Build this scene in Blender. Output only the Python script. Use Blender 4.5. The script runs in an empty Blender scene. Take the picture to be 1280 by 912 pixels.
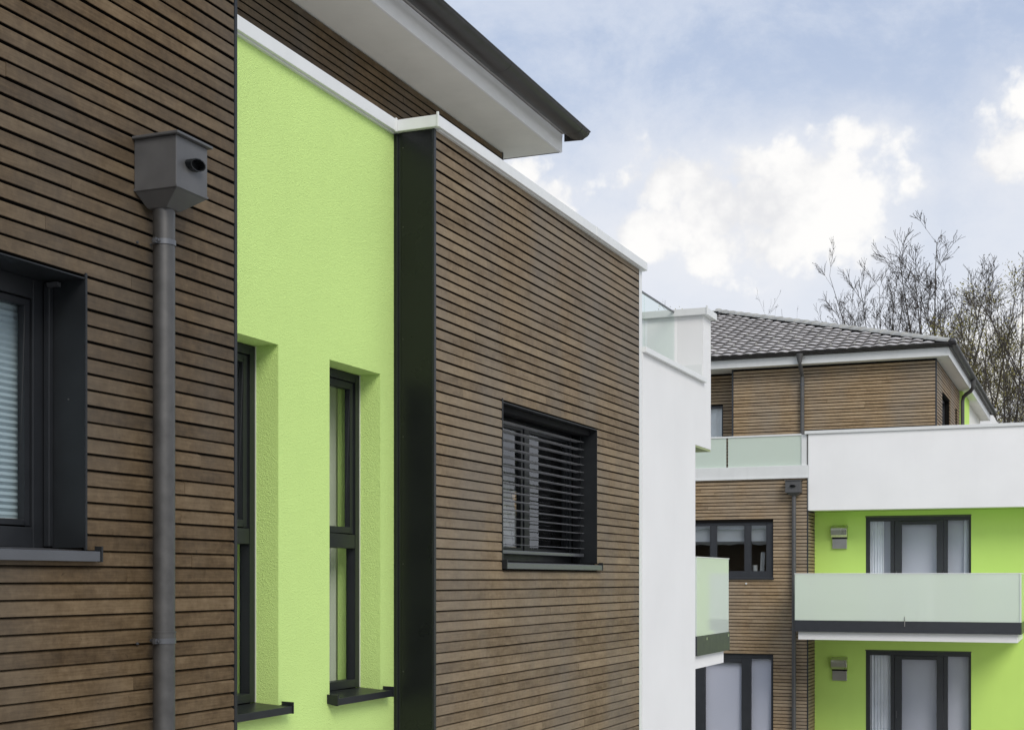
import bpy, bmesh, math, random
from mathutils import Vector, Matrix
C = bpy.context.scene
random.seed(7)
R = math.radians

# ------------------------------------------------------------------ camera
F_PX, YAW, HORIZ = 1757.0, math.atan(0.41222), 723.0      # photo 1280 x 912
cam_d = bpy.data.cameras.new('camera'); cam = bpy.data.objects.new('camera', cam_d)
C.collection.objects.link(cam); C.camera = cam
cam_d.sensor_width = 36; cam_d.lens = 36 * F_PX / 1280
cam_d.shift_y = (HORIZ - 456) / 1280
cam_d.clip_start = 0.05; cam_d.clip_end = 20000
cam.location = (0, 0, 0); cam.rotation_euler = (R(90), 0, YAW)
CY, SY = math.cos(YAW), math.sin(YAW)
GZ = -3.9                                                  # ground level, eye level is 0

# ------------------------------------------------------------------ light
C.view_settings.view_transform = 'Standard'; C.view_settings.look = 'None'
C.view_settings.gamma = 1; C.view_settings.exposure = 0.06
SUN_EL, SUN_AZ = R(38), math.atan2(0.72, -0.69)            # azimuth from +Y clockwise
sd = bpy.data.lights.new('sun', 'SUN'); sd.energy = 1.8; sd.angle = R(28); sd.color = (1, .95, .88)
sun = bpy.data.objects.new('sun', sd); C.collection.objects.link(sun)
sv = Vector((math.sin(SUN_AZ) * math.cos(SUN_EL), math.cos(SUN_AZ) * math.cos(SUN_EL), math.sin(SUN_EL)))
sun.rotation_euler = sv.to_track_quat('Z', 'Y').to_euler()

W = bpy.data.worlds.new('World'); C.world = W; W.use_nodes = True
def world():
    nt = W.node_tree; N = nt.nodes; L = nt.links; N.clear()
    def nd(t, **k):
        n = N.new(t)
        for a, b in k.items(): setattr(n, a, b)
        return n
    def math_(op, a, b=None, c=None, clamp=False):
        n = nd('ShaderNodeMath', operation=op); n.use_clamp = clamp
        for i, v in enumerate((a, b, c)):
            if v is None: continue
            if isinstance(v, (int, float)): n.inputs[i].default_value = v
            else: L.new(v, n.inputs[i])
        return n.outputs[0]
    def vmath(op, a, b=None):
        n = nd('ShaderNodeVectorMath', operation=op)
        for i, v in enumerate((a, b)):
            if v is None: continue
            if isinstance(v, (tuple, list)): n.inputs[i].default_value = v
            else: L.new(v, n.inputs[i])
        return n
    def mix(f, a, b):
        n = nd('ShaderNodeMix', data_type='RGBA')
        if isinstance(f, (int, float)): n.inputs[0].default_value = f
        else: L.new(f, n.inputs[0])
        for i, v in ((6, a), (7, b)):
            if isinstance(v, tuple): n.inputs[i].default_value = v + (1,)
            else: L.new(v, n.inputs[i])
        return n.outputs[2]
    def noise(vec, scale, detail, rough=.55, dist=0):
        n = nd('ShaderNodeTexNoise'); n.inputs['Scale'].default_value = scale
        n.inputs['Detail'].default_value = detail; n.inputs['Roughness'].default_value = rough
        n.inputs['Distortion'].default_value = dist; L.new(vec, n.inputs['Vector']); return n.outputs['Fac']
    def ramp(v, lo, hi):
        n = nd('ShaderNodeMapRange', interpolation_type='SMOOTHSTEP')
        L.new(v, n.inputs[0]); n.inputs[1].default_value = lo; n.inputs[2].default_value = hi
        return n.outputs[0]
    tc = nd('ShaderNodeTexCoord'); d = tc.outputs['Generated']
    sep = nd('ShaderNodeSeparateXYZ'); L.new(d, sep.inputs[0]); dz = sep.outputs[2]
    sky = nd('ShaderNodeTexSky', sky_type='NISHITA'); sky.sun_disc = False
    sky.sun_elevation = SUN_EL; sky.sun_rotation = SUN_AZ; sky.dust_density = 1.5; sky.air_density = 1.0
    skyc = vmath('SCALE', sky.outputs[0]); skyc.inputs[3].default_value = .105
    base = mix(.66, skyc.outputs[0], (.58, .67, .86))
    # thin high veil
    st = vmath('MULTIPLY', d, (2.2, 2.2, 3.2)).outputs[0]
    veil = ramp(noise(st, 3.6, 13, .68, .15), .38, .66)
    base = mix(math_('MULTIPLY', veil, .50), base, (.76, .80, .88))
    # pale towards the horizon
    hz = ramp(dz, .38, .12)
    base = mix(math_('MULTIPLY', hz, .88), base, (.80, .82, .87))
    # cumulus banks given as heaps around directions
    dn = vmath('NORMALIZE', d).outputs[0]
    heaps = [(u, v, w) for u, v, w in CL]
    field = None
    for u, v, w in heaps:
        x = (u - 640) / F_PX; z = (HORIZ - v) / F_PX
        c = Vector((x * CY - SY, x * SY + CY, z)).normalized()
        df = vmath('SUBTRACT', dn, tuple(c)).outputs[0]
        sc = vmath('MULTIPLY', df, (1, 1, 1.45)).outputs[0]
        ln = vmath('LENGTH', sc).outputs['Value']
        f = math_('MULTIPLY', math_('SUBTRACT', w / F_PX, ln), F_PX / 100)
        field = f if field is None else math_('MAXIMUM', field, f)
    n1 = noise(dn, 17, 14, .60, .1)
    n2 = noise(dn, 4.2, 3, .5)
    generic = math_('MULTIPLY', math_('SUBTRACT', noise(vmath('MULTIPLY', dn, (1, 1, 2.2)).outputs[0], 2.6, 3), .62), 5.0)
    away = ramp(vmath('DOT_PRODUCT', dn, (-SY, CY, .25)).outputs['Value'], .86, .55)
    generic = math_('SUBTRACT', math_('MULTIPLY', generic, away), math_('MULTIPLY', math_('SUBTRACT', 1.0, away), 5))
    field = math_('MAXIMUM', field, generic)
    b1 = math_('ABSOLUTE', math_('SUBTRACT', noise(dn, 24, 4, .45), .5))
    b2 = math_('ABSOLUTE', math_('SUBTRACT', noise(dn, 60, 5, .5), .5))
    billow = math_('SUBTRACT', math_('ADD', math_('MULTIPLY', b1, 2.6), math_('MULTIPLY', b2, 1.1)), .12)
    dens = math_('ADD', math_('ADD', field, billow), math_('MULTIPLY', math_('SUBTRACT', n1, .5), 1.6))
    mask = ramp(math_('SUBTRACT', dens, math_('MULTIPLY', ramp(dz, .27, .20), .12)), -.02, .46)
    soft = ramp(math_('ADD', field, math_('MULTIPLY', math_('SUBTRACT', n1, .5), 1.3)), -.75, .5)
    shade = ramp(math_('ADD', math_('ADD', n1, math_('MULTIPLY', n2, .5)), math_('MULTIPLY', billow, .40)), .54, .96)
    cl = mix(shade, (.77, .775, .80), (.97, .96, .945))
    out = mix(math_('MULTIPLY', soft, .62), base, (.84, .85, .885))
    out = mix(math_('MULTIPLY', mask, .96), out, cl)
    bg = nd('ShaderNodeBackground'); L.new(out, bg.inputs[0]); bg.inputs[1].default_value = 1.0
    o = nd('ShaderNodeOutputWorld'); L.new(bg.outputs[0], o.inputs[0])
# (photo u, v, radius in px) turned into sky directions above
CL = [(838, 225, 60), (812, 195, 26), (880, 222, 58), (930, 212, 56), (985, 218, 62), (1030, 214, 58), (1060, 174, 32), (1098, 167, 22), (1036, 184, 30),
      (900, 262, 88), (968, 255, 95), (1030, 255, 72), (832, 290, 64), (890, 308, 66), (960, 305, 72), (1050, 290, 55), (784, 292, 42),
      (1150, 228, 16), (1246, 210, 42), (1286, 182, 58), (1286, 138, 36), (648, 214, 26), (692, 244, 26), (1245, 455, 90), (1310, 430, 80)]
world()

# ------------------------------------------------------------------ materials
def mat(name):
    m = bpy.data.materials.new(name); m.use_nodes = True
    return m, m.node_tree.nodes, m.node_tree.links, m.node_tree.nodes['Principled BSDF']
def plain(name, col, rough=.5, metal=0, bump=0, bscale=200, var=.06, vscale=3, spec=.5, grime=0):
    m, N, L, b = mat(name)
    b.inputs['Roughness'].default_value = rough; b.inputs['Metallic'].default_value = metal
    b.inputs['Specular IOR Level'].default_value = spec
    g = N.new('ShaderNodeNewGeometry')
    n = N.new('ShaderNodeTexNoise'); n.inputs['Scale'].default_value = vscale; n.inputs['Detail'].default_value = 6
    L.new(g.outputs['Position'], n.inputs['Vector'])
    cr = N.new('ShaderNodeValToRGB'); L.new(n.outputs['Fac'], cr.inputs[0])
    cr.color_ramp.elements[0].position = .3; cr.color_ramp.elements[1].position = .7
    cr.color_ramp.elements[0].color = tuple(c * (1 - var) for c in col) + (1,)
    cr.color_ramp.elements[1].color = tuple(min(1, c * (1 + var)) for c in col) + (1,)
    out = cr.outputs[0]
    if grime:
        mp = N.new('ShaderNodeMapping'); mp.inputs['Scale'].default_value = (5, 5, .35)
        L.new(g.outputs['Position'], mp.inputs[0])
        n3 = N.new('ShaderNodeTexNoise'); n3.inputs['Scale'].default_value = 1.6; n3.inputs['Detail'].default_value = 8
        L.new(mp.outputs[0], n3.inputs['Vector'])
        mr = N.new('ShaderNodeMapRange'); mr.inputs[1].default_value = .52; mr.inputs[2].default_value = .8
        mr.inputs[4].default_value = grime; L.new(n3.outputs['Fac'], mr.inputs[0])
        mx = N.new('ShaderNodeMix'); mx.data_type = 'RGBA'; L.new(mr.outputs[0], mx.inputs[0]); L.new(out, mx.inputs[6])
        mx.inputs[7].default_value = tuple(c * .55 for c in col) + (1,); out = mx.outputs[2]
    L.new(out, b.inputs['Base Color'])
    rn = N.new('ShaderNodeMapRange'); L.new(n.outputs['Fac'], rn.inputs[0])
    rn.inputs[3].default_value = max(0, rough - .08); rn.inputs[4].default_value = min(1, rough + .1)
    L.new(rn.outputs[0], b.inputs['Roughness'])
    if bump:
        n2 = N.new('ShaderNodeTexNoise'); n2.inputs['Scale'].default_value = bscale; n2.inputs['Detail'].default_value = 4
        L.new(g.outputs['Position'], n2.inputs['Vector'])
        bp = N.new('ShaderNodeBump'); bp.inputs['Strength'].default_value = bump; bp.inputs['Distance'].default_value = .004
        L.new(n2.outputs['Fac'], bp.inputs['Height']); L.new(bp.outputs[0], b.inputs['Normal'])
    return m
def wood(name, c0, c1, c2, spec=.45):
    m, N, L, b = mat(name)
    g = N.new('ShaderNodeNewGeometry'); sx = N.new('ShaderNodeSeparateXYZ'); L.new(g.outputs['Position'], sx.inputs[0])
    oi = N.new('ShaderNodeObjectInfo')
    def mth(op, a, b_=None):
        n = N.new('ShaderNodeMath'); n.operation = op
        for i, v in enumerate((a, b_)):
            if v is None: continue
            if isinstance(v, (int, float)): n.inputs[i].default_value = v
            else: L.new(v, n.inputs[i])
        return n.outputs[0]
    s = mth('ADD', sx.outputs[0], sx.outputs[1])
    def nz(ks, kz, scale, detail, seed, dist=0):
        cb = N.new('ShaderNodeCombineXYZ')
        L.new(mth('MULTIPLY', s, ks), cb.inputs[0]); L.new(mth('MULTIPLY', sx.outputs[2], kz), cb.inputs[1])
        L.new(mth('ADD', mth('MULTIPLY', oi.outputs['Random'], 41.0), seed), cb.inputs[2])
        n = N.new('ShaderNodeTexNoise'); n.inputs['Scale'].default_value = scale; n.inputs['Detail'].default_value = detail
        n.inputs['Roughness'].default_value = .65; n.inputs['Distortion'].default_value = dist
        L.new(cb.outputs[0], n.inputs['Vector']); return n.outputs['Fac']
    grain = nz(3.0, 70, 1.6, 7, 0, .4)
    blot = nz(3.2, 9, 1.0, 4, 9)
    knot = nz(14, 30, 1.0, 2, 3, 1.2)
    chat = nz(26, 22, 1.0, 5, 17, .3)
    v = mth('ADD', mth('ADD', mth('MULTIPLY', grain, .42), mth('MULTIPLY', mth('SUBTRACT', chat, .5), .42)), mth('ADD', mth('MULTIPLY', blot, .55), mth('MULTIPLY', mth('SUBTRACT', oi.outputs['Random'], .5), .20)))
    cr = N.new('ShaderNodeValToRGB'); L.new(v, cr.inputs[0]); E = cr.color_ramp.elements
    E[0].position = .24; E[0].color = c0 + (1,); E[1].position = .74; E[1].color = c2 + (1,)
    e = E.new(.49); e.color = c1 + (1,)
    mr = N.new('ShaderNodeMapRange'); L.new(knot, mr.inputs[0]); mr.inputs[1].default_value = .68; mr.inputs[2].default_value = .78
    mr.inputs[4].default_value = .55
    mx = N.new('ShaderNodeMix'); mx.data_type = 'RGBA'; L.new(mr.outputs[0], mx.inputs[0]); L.new(cr.outputs[0], mx.inputs[6])
    mx.inputs[7].default_value = tuple(c * .45 for c in c0) + (1,)
    # greyer weathering in tall soft patches
    mp = N.new('ShaderNodeMapping'); mp.inputs['Scale'].default_value = (1.1, 1.1, .5); L.new(g.outputs['Position'], mp.inputs[0])
    nw = N.new('ShaderNodeTexNoise'); nw.inputs['Scale'].default_value = 1.3; nw.inputs['Detail'].default_value = 5; L.new(mp.outputs[0], nw.inputs['Vector'])
    mw = N.new('ShaderNodeMapRange'); L.new(nw.outputs['Fac'], mw.inputs[0]); mw.inputs[1].default_value = .4; mw.inputs[2].default_value = .7; mw.inputs[4].default_value = .5
    mx2 = N.new('ShaderNodeMix'); mx2.data_type = 'RGBA'; L.new(mw.outputs[0], mx2.inputs[0]); L.new(mx.outputs[2], mx2.inputs[6])
    gy = sum(c1) / 3; mx2.inputs[7].default_value = (gy * 1.12, gy * 1.05, gy * .93, 1)
    L.new(mx2.outputs[2], b.inputs['Base Color'])
    b.inputs['Roughness'].default_value = .58; b.inputs['Specular IOR Level'].default_value = spec
    bp = N.new('ShaderNodeBump'); bp.inputs['Strength'].default_value = .5; bp.inputs['Distance'].default_value = .0015
    L.new(grain, bp.inputs['Height']); L.new(bp.outputs[0], b.inputs['Normal'])
    return m
def front_fresnel(N, L, ior):
    f = N.new('ShaderNodeFresnel'); f.inputs[0].default_value = ior
    g = N.new('ShaderNodeNewGeometry'); a = N.new('ShaderNodeMath'); a.operation = 'SUBTRACT'; a.inputs[0].default_value = 1; L.new(g.outputs['Backfacing'], a.inputs[1])
    b = N.new('ShaderNodeMath'); b.operation = 'MULTIPLY'; L.new(f.outputs[0], b.inputs[0]); L.new(a.outputs[0], b.inputs[1])
    return b
def glassy(name, tint, ior=1.6, rough=0.0):
    m, N, L, b = mat(name); N.remove(b); o = N['Material Output']
    t = N.new('ShaderNodeBsdfTransparent'); t.inputs[0].default_value = tint + (1,)
    g = N.new('ShaderNodeBsdfGlossy'); g.inputs['Roughness'].default_value = rough; g.inputs[0].default_value = (.95, .97, 1, 1)
    f = front_fresnel(N, L, ior)
    gm = N.new('ShaderNodeNewGeometry'); nz = N.new('ShaderNodeTexNoise'); nz.inputs['Scale'].default_value = 2.5
    L.new(gm.outputs['Position'], nz.inputs['Vector'])
    bp = N.new('ShaderNodeBump'); bp.inputs['Strength'].default_value = .06; bp.inputs['Distance'].default_value = .01
    L.new(nz.outputs['Fac'], bp.inputs['Height']); L.new(bp.outputs[0], g.inputs['Normal'])
    x = N.new('ShaderNodeMixShader'); L.new(f.outputs[0], x.inputs[0]); L.new(t.outputs[0], x.inputs[1]); L.new(g.outputs[0], x.inputs[2])
    L.new(x.outputs[0], o.inputs[0]); return m
def frosted(name, col, clear):
    m, N, L, b = mat(name); N.remove(b); o = N['Material Output']
    t = N.new('ShaderNodeBsdfTransparent'); t.inputs[0].default_value = (.82, .93, .87, 1)
    d = N.new('ShaderNodeBsdfDiffuse'); d.inputs[0].default_value = col + (1,)
    tl = N.new('ShaderNodeBsdfTranslucent'); tl.inputs[0].default_value = col + (1,)
    a = N.new('ShaderNodeMixShader'); a.inputs[0].default_value = .4; L.new(d.outputs[0], a.inputs[1]); L.new(tl.outputs[0], a.inputs[2])
    c = N.new('ShaderNodeMixShader'); c.inputs[0].default_value = clear; L.new(a.outputs[0], c.inputs[1]); L.new(t.outputs[0], c.inputs[2])
    g = N.new('ShaderNodeBsdfGlossy'); g.inputs['Roughness'].default_value = .04
    f = front_fresnel(N, L, 1.5)
    x = N.new('ShaderNodeMixShader'); L.new(f.outputs[0], x.inputs[0]); L.new(c.outputs[0], x.inputs[1]); L.new(g.outputs[0], x.inputs[2])
    L.new(x.outputs[0], o.inputs[0]); return m
def plaster(name, col, strength=.55):
    m = plain(name, col, .9, 0, 0, var=.025, vscale=1.2, spec=.2, grime=.025)
    N, L = m.node_tree.nodes, m.node_tree.links; b = N['Principled BSDF']
    g = N.new('ShaderNodeNewGeometry')
    v = N.new('ShaderNodeTexVoronoi'); v.inputs['Scale'].default_value = 210; L.new(g.outputs['Position'], v.inputs['Vector'])
    n = N.new('ShaderNodeTexNoise'); n.inputs['Scale'].default_value = 75; n.inputs['Detail'].default_value = 5; L.new(g.outputs['Position'], n.inputs['Vector'])
    a = N.new('ShaderNodeMath'); a.operation = 'ADD'; L.new(v.outputs['Distance'], a.inputs[0]); L.new(n.outputs['Fac'], a.inputs[1])
    bp = N.new('ShaderNodeBump'); bp.inputs['Strength'].default_value = strength; bp.inputs['Distance'].default_value = .0045
    L.new(a.outputs[0], bp.inputs['Height']); L.new(bp.outputs[0], b.inputs['Normal']); return m

M = dict(
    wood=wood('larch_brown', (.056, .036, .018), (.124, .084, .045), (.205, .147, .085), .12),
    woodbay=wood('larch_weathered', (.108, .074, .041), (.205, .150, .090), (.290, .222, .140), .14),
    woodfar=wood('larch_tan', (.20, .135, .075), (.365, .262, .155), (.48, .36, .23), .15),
    membrane=plain('black_membrane', (.010, .009, .008), .9, spec=.1),
    green=plaster('green_render', (.65, .88, .29), .85), greenfar=plaster('green_render_deep', (.64, .91, .22)),
    white=plaster('white_render', (.80, .80, .79), .3), whitelit=plaster('white_render_brightened', (.89, .89, .88), .2),  # second white is brightened to make up for weaker light on those faces
    whitemetal=plain('white_metal', (.73, .745, .73), .38, 0, var=.03, grime=.12),
    soffit=plain('soffit_board', (.86, .85, .78), .7, var=.03, grime=.08),
    dark=plain('anthracite_metal', (.016, .018, .020), .38, 0, spec=.3, var=.12, vscale=8, grime=.1),
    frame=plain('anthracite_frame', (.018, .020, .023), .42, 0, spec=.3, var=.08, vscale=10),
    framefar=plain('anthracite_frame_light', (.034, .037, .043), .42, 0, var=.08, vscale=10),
    column=plain('green_black_panel', (.010, .011, .012), .28, 0, spec=.28, var=.10, vscale=2.5),
    zinc=plain('weathered_zinc', (.098, .096, .093), .42, .55, var=.16, vscale=14, grime=.35),
    zincbox=plain('grey_painted_zinc', (.105, .105, .105), .45, .2, var=.10, vscale=9, grime=.25),
    gutter=plain('brown_black_gutter', (.036, .034, .034), .42, .2, var=.25, vscale=9, grime=.3),
    alu=plain('grey_aluminium', (.13, .135, .145), .33, .6, var=.08),
    slat=plain('light_aluminium', (.50, .505, .52), .3, .4, var=.05),
    steel=plain('brushed_steel', (.62, .60, .57), .28, .95, var=.08),
    tile=plain('grey_concrete_tile', (.47, .45, .435), .75, 0, bump=.3, bscale=60, var=.22, vscale=2.5, grime=.25),
    ridge=plain('pale_grey_ridge', (.42, .42, .39), .75, 0, bump=.3, bscale=50, var=.2, vscale=6, grime=.3),
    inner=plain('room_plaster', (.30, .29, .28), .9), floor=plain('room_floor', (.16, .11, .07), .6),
    glass=glassy('window_glass', (.95, .96, .96), 1.6), doorglass=glassy('door_glass', (.97, .97, .98), 1.32), mirror=glassy('sky_reflecting_glass', (.85, .87, .88), 2.8), shadegreen=plain('green_soffit_shade', (.36, .42, .22), .9), gedge=plain('bead', (.62, .64, .56), .6),
    clear=glassy('clear_rail_glass', (.94, .975, .955), 1.35),
    frost=frosted('mint_frosted_glass', (.90, .95, .88), .15), frost2=frosted('grey_green_glass', (.86, .94, .86), .16),
    blind=plain('pleated_fabric', (.40, .49, .53), .8), curtain=plain('white_voile', (.80, .84, .88), .9),
    screen=plain('grey_roller_screen', (.60, .625, .70), .85, var=.03, vscale=.8),
    bark=plain('grey_bark', (.055, .047, .040), .9, bump=.4, bscale=30, var=.3, vscale=2),
    barkgreen=plain('mossy_bark', (.095, .078, .042), .9, bump=.4, bscale=30, var=.3, vscale=2),
    bud=plain('brown_buds', (.16, .095, .045), .8, var=.3), leaf=plain('young_leaves', (.30, .27, .07), .7, var=.35, vscale=1.5),
    ground=plain('dry_grass_ground', (.095, .100, .060), .95, bump=.6, bscale=12, var=.35, vscale=.7),
    paving=plain('pale_gravel', (.50, .485, .46), .85, bump=.3, bscale=40, var=.12, vscale=2),
    greyrefl=plain('grey_reflection', (.62, .635, .67), .8), linen=plain('linen_curtain', (.50, .52, .45), .9), matte=plain('matte_black', (.010, .010, .011), .8, spec=.15), paper=plain('white_paper', (.78, .77, .75), .8), mug=plain('white_ceramic', (.72, .72, .70), .3))

def sheer(name, col):
    m, N, L, b = mat(name); N.remove(b); o = N['Material Output']
    d = N.new('ShaderNodeBsdfDiffuse'); d.inputs[0].default_value = col + (1,)
    t = N.new('ShaderNodeBsdfTranslucent'); t.inputs[0].default_value = col + (1,)
    p = N.new('ShaderNodeBsdfTransparent')
    a = N.new('ShaderNodeMixShader'); a.inputs[0].default_value = .7; L.new(d.outputs[0], a.inputs[1]); L.new(t.outputs[0], a.inputs[2])
    c = N.new('ShaderNodeMixShader'); c.inputs[0].default_value = .06; L.new(a.outputs[0], c.inputs[1]); L.new(p.outputs[0], c.inputs[2])
    L.new(c.outputs[0], o.inputs[0]); return m
M['sheer'] = sheer('sheer_curtain', (.95, .94, .90))

# ------------------------------------------------------------------ mesh helpers
class MB:
    """collects shapes; plane 'X': (a, d, z) -> (p + d, a, z); plane 'Y': (a, d, z) -> (a, p - d, z)"""
    def __init__(s, plane=None, p=0): s.v = []; s.f = []; s.pl = plane; s.p = p
    def cv(s, a, d, z):
        if s.pl == 'X': return (s.p + d, a, z)
        if s.pl == 'Y': return (a, s.p - d, z)
        return (a, d, z)
    def add(s, vs, fs):
        o = len(s.v); s.v += [s.cv(*q) for q in vs]; s.f += [tuple(i + o for i in f) for f in fs]; return s
    def box(s, a0, a1, d0, d1, z0, z1):
        return s.add([(a0, d0, z0), (a1, d0, z0), (a1, d1, z0), (a0, d1, z0), (a0, d0, z1), (a1, d0, z1), (a1, d1, z1), (a0, d1, z1)],
                     [(0, 3, 2, 1), (4, 5, 6, 7), (0, 1, 5, 4), (1, 2, 6, 5), (2, 3, 7, 6), (3, 0, 4, 7)])
    def prism_a(s, prof, a0, a1):                       # prof in (d, z), extruded along a
        n = len(prof)
        vs = [(a0, d, z) for d, z in prof] + [(a1, d, z) for d, z in prof]
        return s.add(vs, [tuple(range(n)), tuple(range(2 * n - 1, n - 1, -1))] + [(i, (i + 1) % n, n + (i + 1) % n, n + i) for i in range(n)])
    def prism_d(s, prof, d0, d1):                       # prof in (a, z), extruded along d
        n = len(prof)
        vs = [(a, d0, z) for a, z in prof] + [(a, d1, z) for a, z in prof]
        return s.add(vs, [tuple(range(n)), tuple(range(2 * n - 1, n - 1, -1))] + [(i, (i + 1) % n, n + (i + 1) % n, n + i) for i in range(n)])
    def prism_z(s, prof, z0, z1):
        n = len(prof)
        vs = [(a, d, z0) for a, d in prof] + [(a, d, z1) for a, d in prof]
        return s.add(vs, [tuple(range(n)), tuple(range(2 * n - 1, n - 1, -1))] + [(i, (i + 1) % n, n + (i + 1) % n, n + i) for i in range(n)])
    def tube(s, pts, rads, n=10, caps=True):            # pts already in (a, d, z)
        P = [Vector(p) for p in pts]; o = []; up = Vector((0, 0, 1))
        vs = []
        for i, p in enumerate(P):
            t = (P[min(i + 1, len(P) - 1)] - P[max(i - 1, 0)]).normalized()
            ref = up if abs(t.z) < .9 else Vector((1, 0, 0))
            x = t.cross(ref).normalized(); y = x.cross(t)
            r = rads[i] if isinstance(rads, (list, tuple)) else rads
            vs += [tuple(p + x * r * math.cos(k * 2 * math.pi / n) + y * r * math.sin(k * 2 * math.pi / n)) for k in range(n)]
        fs = [(i * n + k, i * n + (k + 1) % n, (i + 1) * n + (k + 1) % n, (i + 1) * n + k) for i in range(len(P) - 1) for k in range(n)]
        if caps: fs += [tuple(range(n)), tuple(range(len(P) * n - 1, (len(P) - 1) * n - 1, -1))]
        return s.add(vs, fs)
    def wall(s, a0, a1, z0, z1, d0, d1, holes):         # slab with rectangular openings
        A = sorted({a0, a1} | {x for h in holes for x in h[:2] if a0 < x < a1}); Z = sorted({z0, z1} | {x for h in holes for x in h[2:4] if z0 < x < z1})
        na, nz = len(A) - 1, len(Z) - 1
        def solid(i, j):
            if i < 0 or j < 0 or i >= na or j >= nz: return False
            ca, cz = (A[i] + A[i + 1]) / 2, (Z[j] + Z[j + 1]) / 2
            return not any(h[0] < ca < h[1] and h[2] < cz < h[3] for h in holes)
        for i in range(na):
            for j in range(nz):
                if not solid(i, j): continue
                p, q, r, t = A[i], A[i + 1], Z[j], Z[j + 1]
                s.add([(p, d1, r), (q, d1, r), (q, d1, t), (p, d1, t)], [(0, 1, 2, 3)])
                s.add([(p, d0, r), (q, d0, r), (q, d0, t), (p, d0, t)], [(3, 2, 1, 0)])
                if not solid(i - 1, j): s.add([(p, d0, r), (p, d1, r), (p, d1, t), (p, d0, t)], [(0, 1, 2, 3)])
                if not solid(i + 1, j): s.add([(q, d0, r), (q, d1, r), (q, d1, t), (q, d0, t)], [(3, 2, 1, 0)])
                if not solid(i, j - 1): s.add([(p, d0, r), (q, d0, r), (q, d1, r), (p, d1, r)], [(0, 1, 2, 3)])
                if not solid(i, j + 1): s.add([(p, d0, t), (q, d0, t), (q, d1, t), (p, d1, t)], [(3, 2, 1, 0)])
        return s
    def mesh(s, name, m, merge=True):
        me = bpy.data.meshes.new(name); me.from_pydata(s.v, [], s.f)
        bm = bmesh.new(); bm.from_mesh(me)
        if merge: bmesh.ops.remove_doubles(bm, verts=bm.verts, dist=1e-5)
        bmesh.ops.recalc_face_normals(bm, faces=bm.faces)
        bm.to_mesh(me); bm.free(); me.materials.append(m); return me
    def build(s, name, m, parent=None, label=None, bevel=0, smooth=False, kind=None, merge=True):
        o = bpy.data.objects.new(name, s.mesh(name, m, merge)); C.collection.objects.link(o)
        if parent: o.parent = parent
        if label: o['label'] = label
        if kind: o['kind'] = kind
        if smooth:
            for p in o.data.polygons: p.use_smooth = True
            try: o.data.set_sharp_from_angle(angle=R(40))
            except Exception: pass
        if bevel:
            b = o.modifiers.new('bevel', 'BEVEL'); b.width = bevel; b.segments = 2; b.limit_method = 'ANGLE'; b.angle_limit = R(40)
        return o
def thing(name, label, cat, loc=(0, 0, 0), group=None):
    o = bpy.data.objects.new(name, None); C.collection.objects.link(o); o.location = loc; o.empty_display_size = .3
    o['label'] = label; o['category'] = cat
    if group: o['group'] = group
    return o
def adopt(root):                                        # parts are modelled in place; keep them there when parented
    for ch in root.children: ch.matrix_parent_inverse = Matrix.Translation(-root.location)
def seen(x, y, z, umin=-15):
    f = -x * SY + y * CY
    if f < .2: return False
    u = 640 + F_PX * (x * CY + y * SY) / f; v = HORIZ - F_PX * z / f
    return umin < u < 1295 and -15 < v < 927

PITCH = .07
BPROF = [(-.022, .012), (-.003, .0), (0, .002), (0, .0535), (-.0065, .0590), (-.022, .067)]
_unit = {}
BPROF2 = [(-.022, .014), (-.003, .0), (0, .002), (0, .0455), (-.0045, .050), (-.022, .058)]
def boards(parent, pl, p, a0, a1, z0, z1, holes, m, phase=0.0, jl=(2.2, 4.4), umin=-15, single=True):
    key = (pl, m.name); BP = BPROF2 if m is M['woodfar'] else BPROF
    if key not in _unit:
        b = MB(pl, 0); b.prism_a(BP, 0, 1); _unit[key] = b.mesh('board', m)
    rest = MB(pl, p); rnd = random.Random(int((p + a0) * 1000))
    k0 = math.ceil((z0 - phase) / PITCH); k = k0
    while phase + k * PITCH + .06 < z1:
        z = phase + k * PITCH; k += 1
        iv = [(a0, a1)]
        for h in holes:
            if h[2] < z + .055 and h[3] > z + .008:
                iv = [s for q in iv for s in ((q[0], min(q[1], h[0])), (max(q[0], h[1]), q[1])) if s[1] - s[0] > .02]
        for s0, s1 in iv:
            cuts = [s0]; x = a0 - rnd.uniform(0, 3)
            while x < s1:
                x += rnd.uniform(*jl)
                if s0 + .25 < x < s1 - .25: cuts.append(x)
            cuts.append(s1)
            for c0, c1 in zip(cuts, cuts[1:]):
                e = .0012; dd = rnd.uniform(-.0018, .0012); dz = rnd.uniform(-.0015, .0015)
                vis = single and any(seen(*rest.cv(c0 + (c1 - c0) * t, 0, z), umin) for t in (0, .15, .3, .5, .7, .85, 1))
                if vis:
                    o = bpy.data.objects.new('board', _unit[key]); C.collection.objects.link(o)
                    o.location = rest.cv(c0 + e, dd, z + dz); L = c1 - c0 - 2 * e
                    o.scale = (1, L, 1) if pl == 'X' else (L, 1, 1)
                    o.rotation_euler = (rnd.uniform(-.0006, .0006), 0, 0) if pl == 'X' else (0, rnd.uniform(-.0006, .0006), 0)
                    o.parent = parent
                else:
                    rest.prism_a([(d + dd, zz + z + dz) for d, zz in BP], c0 + e, c1 - e)
    if rest.v: rest.build('board_rows', m, parent, kind='stuff', merge=False)

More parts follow.
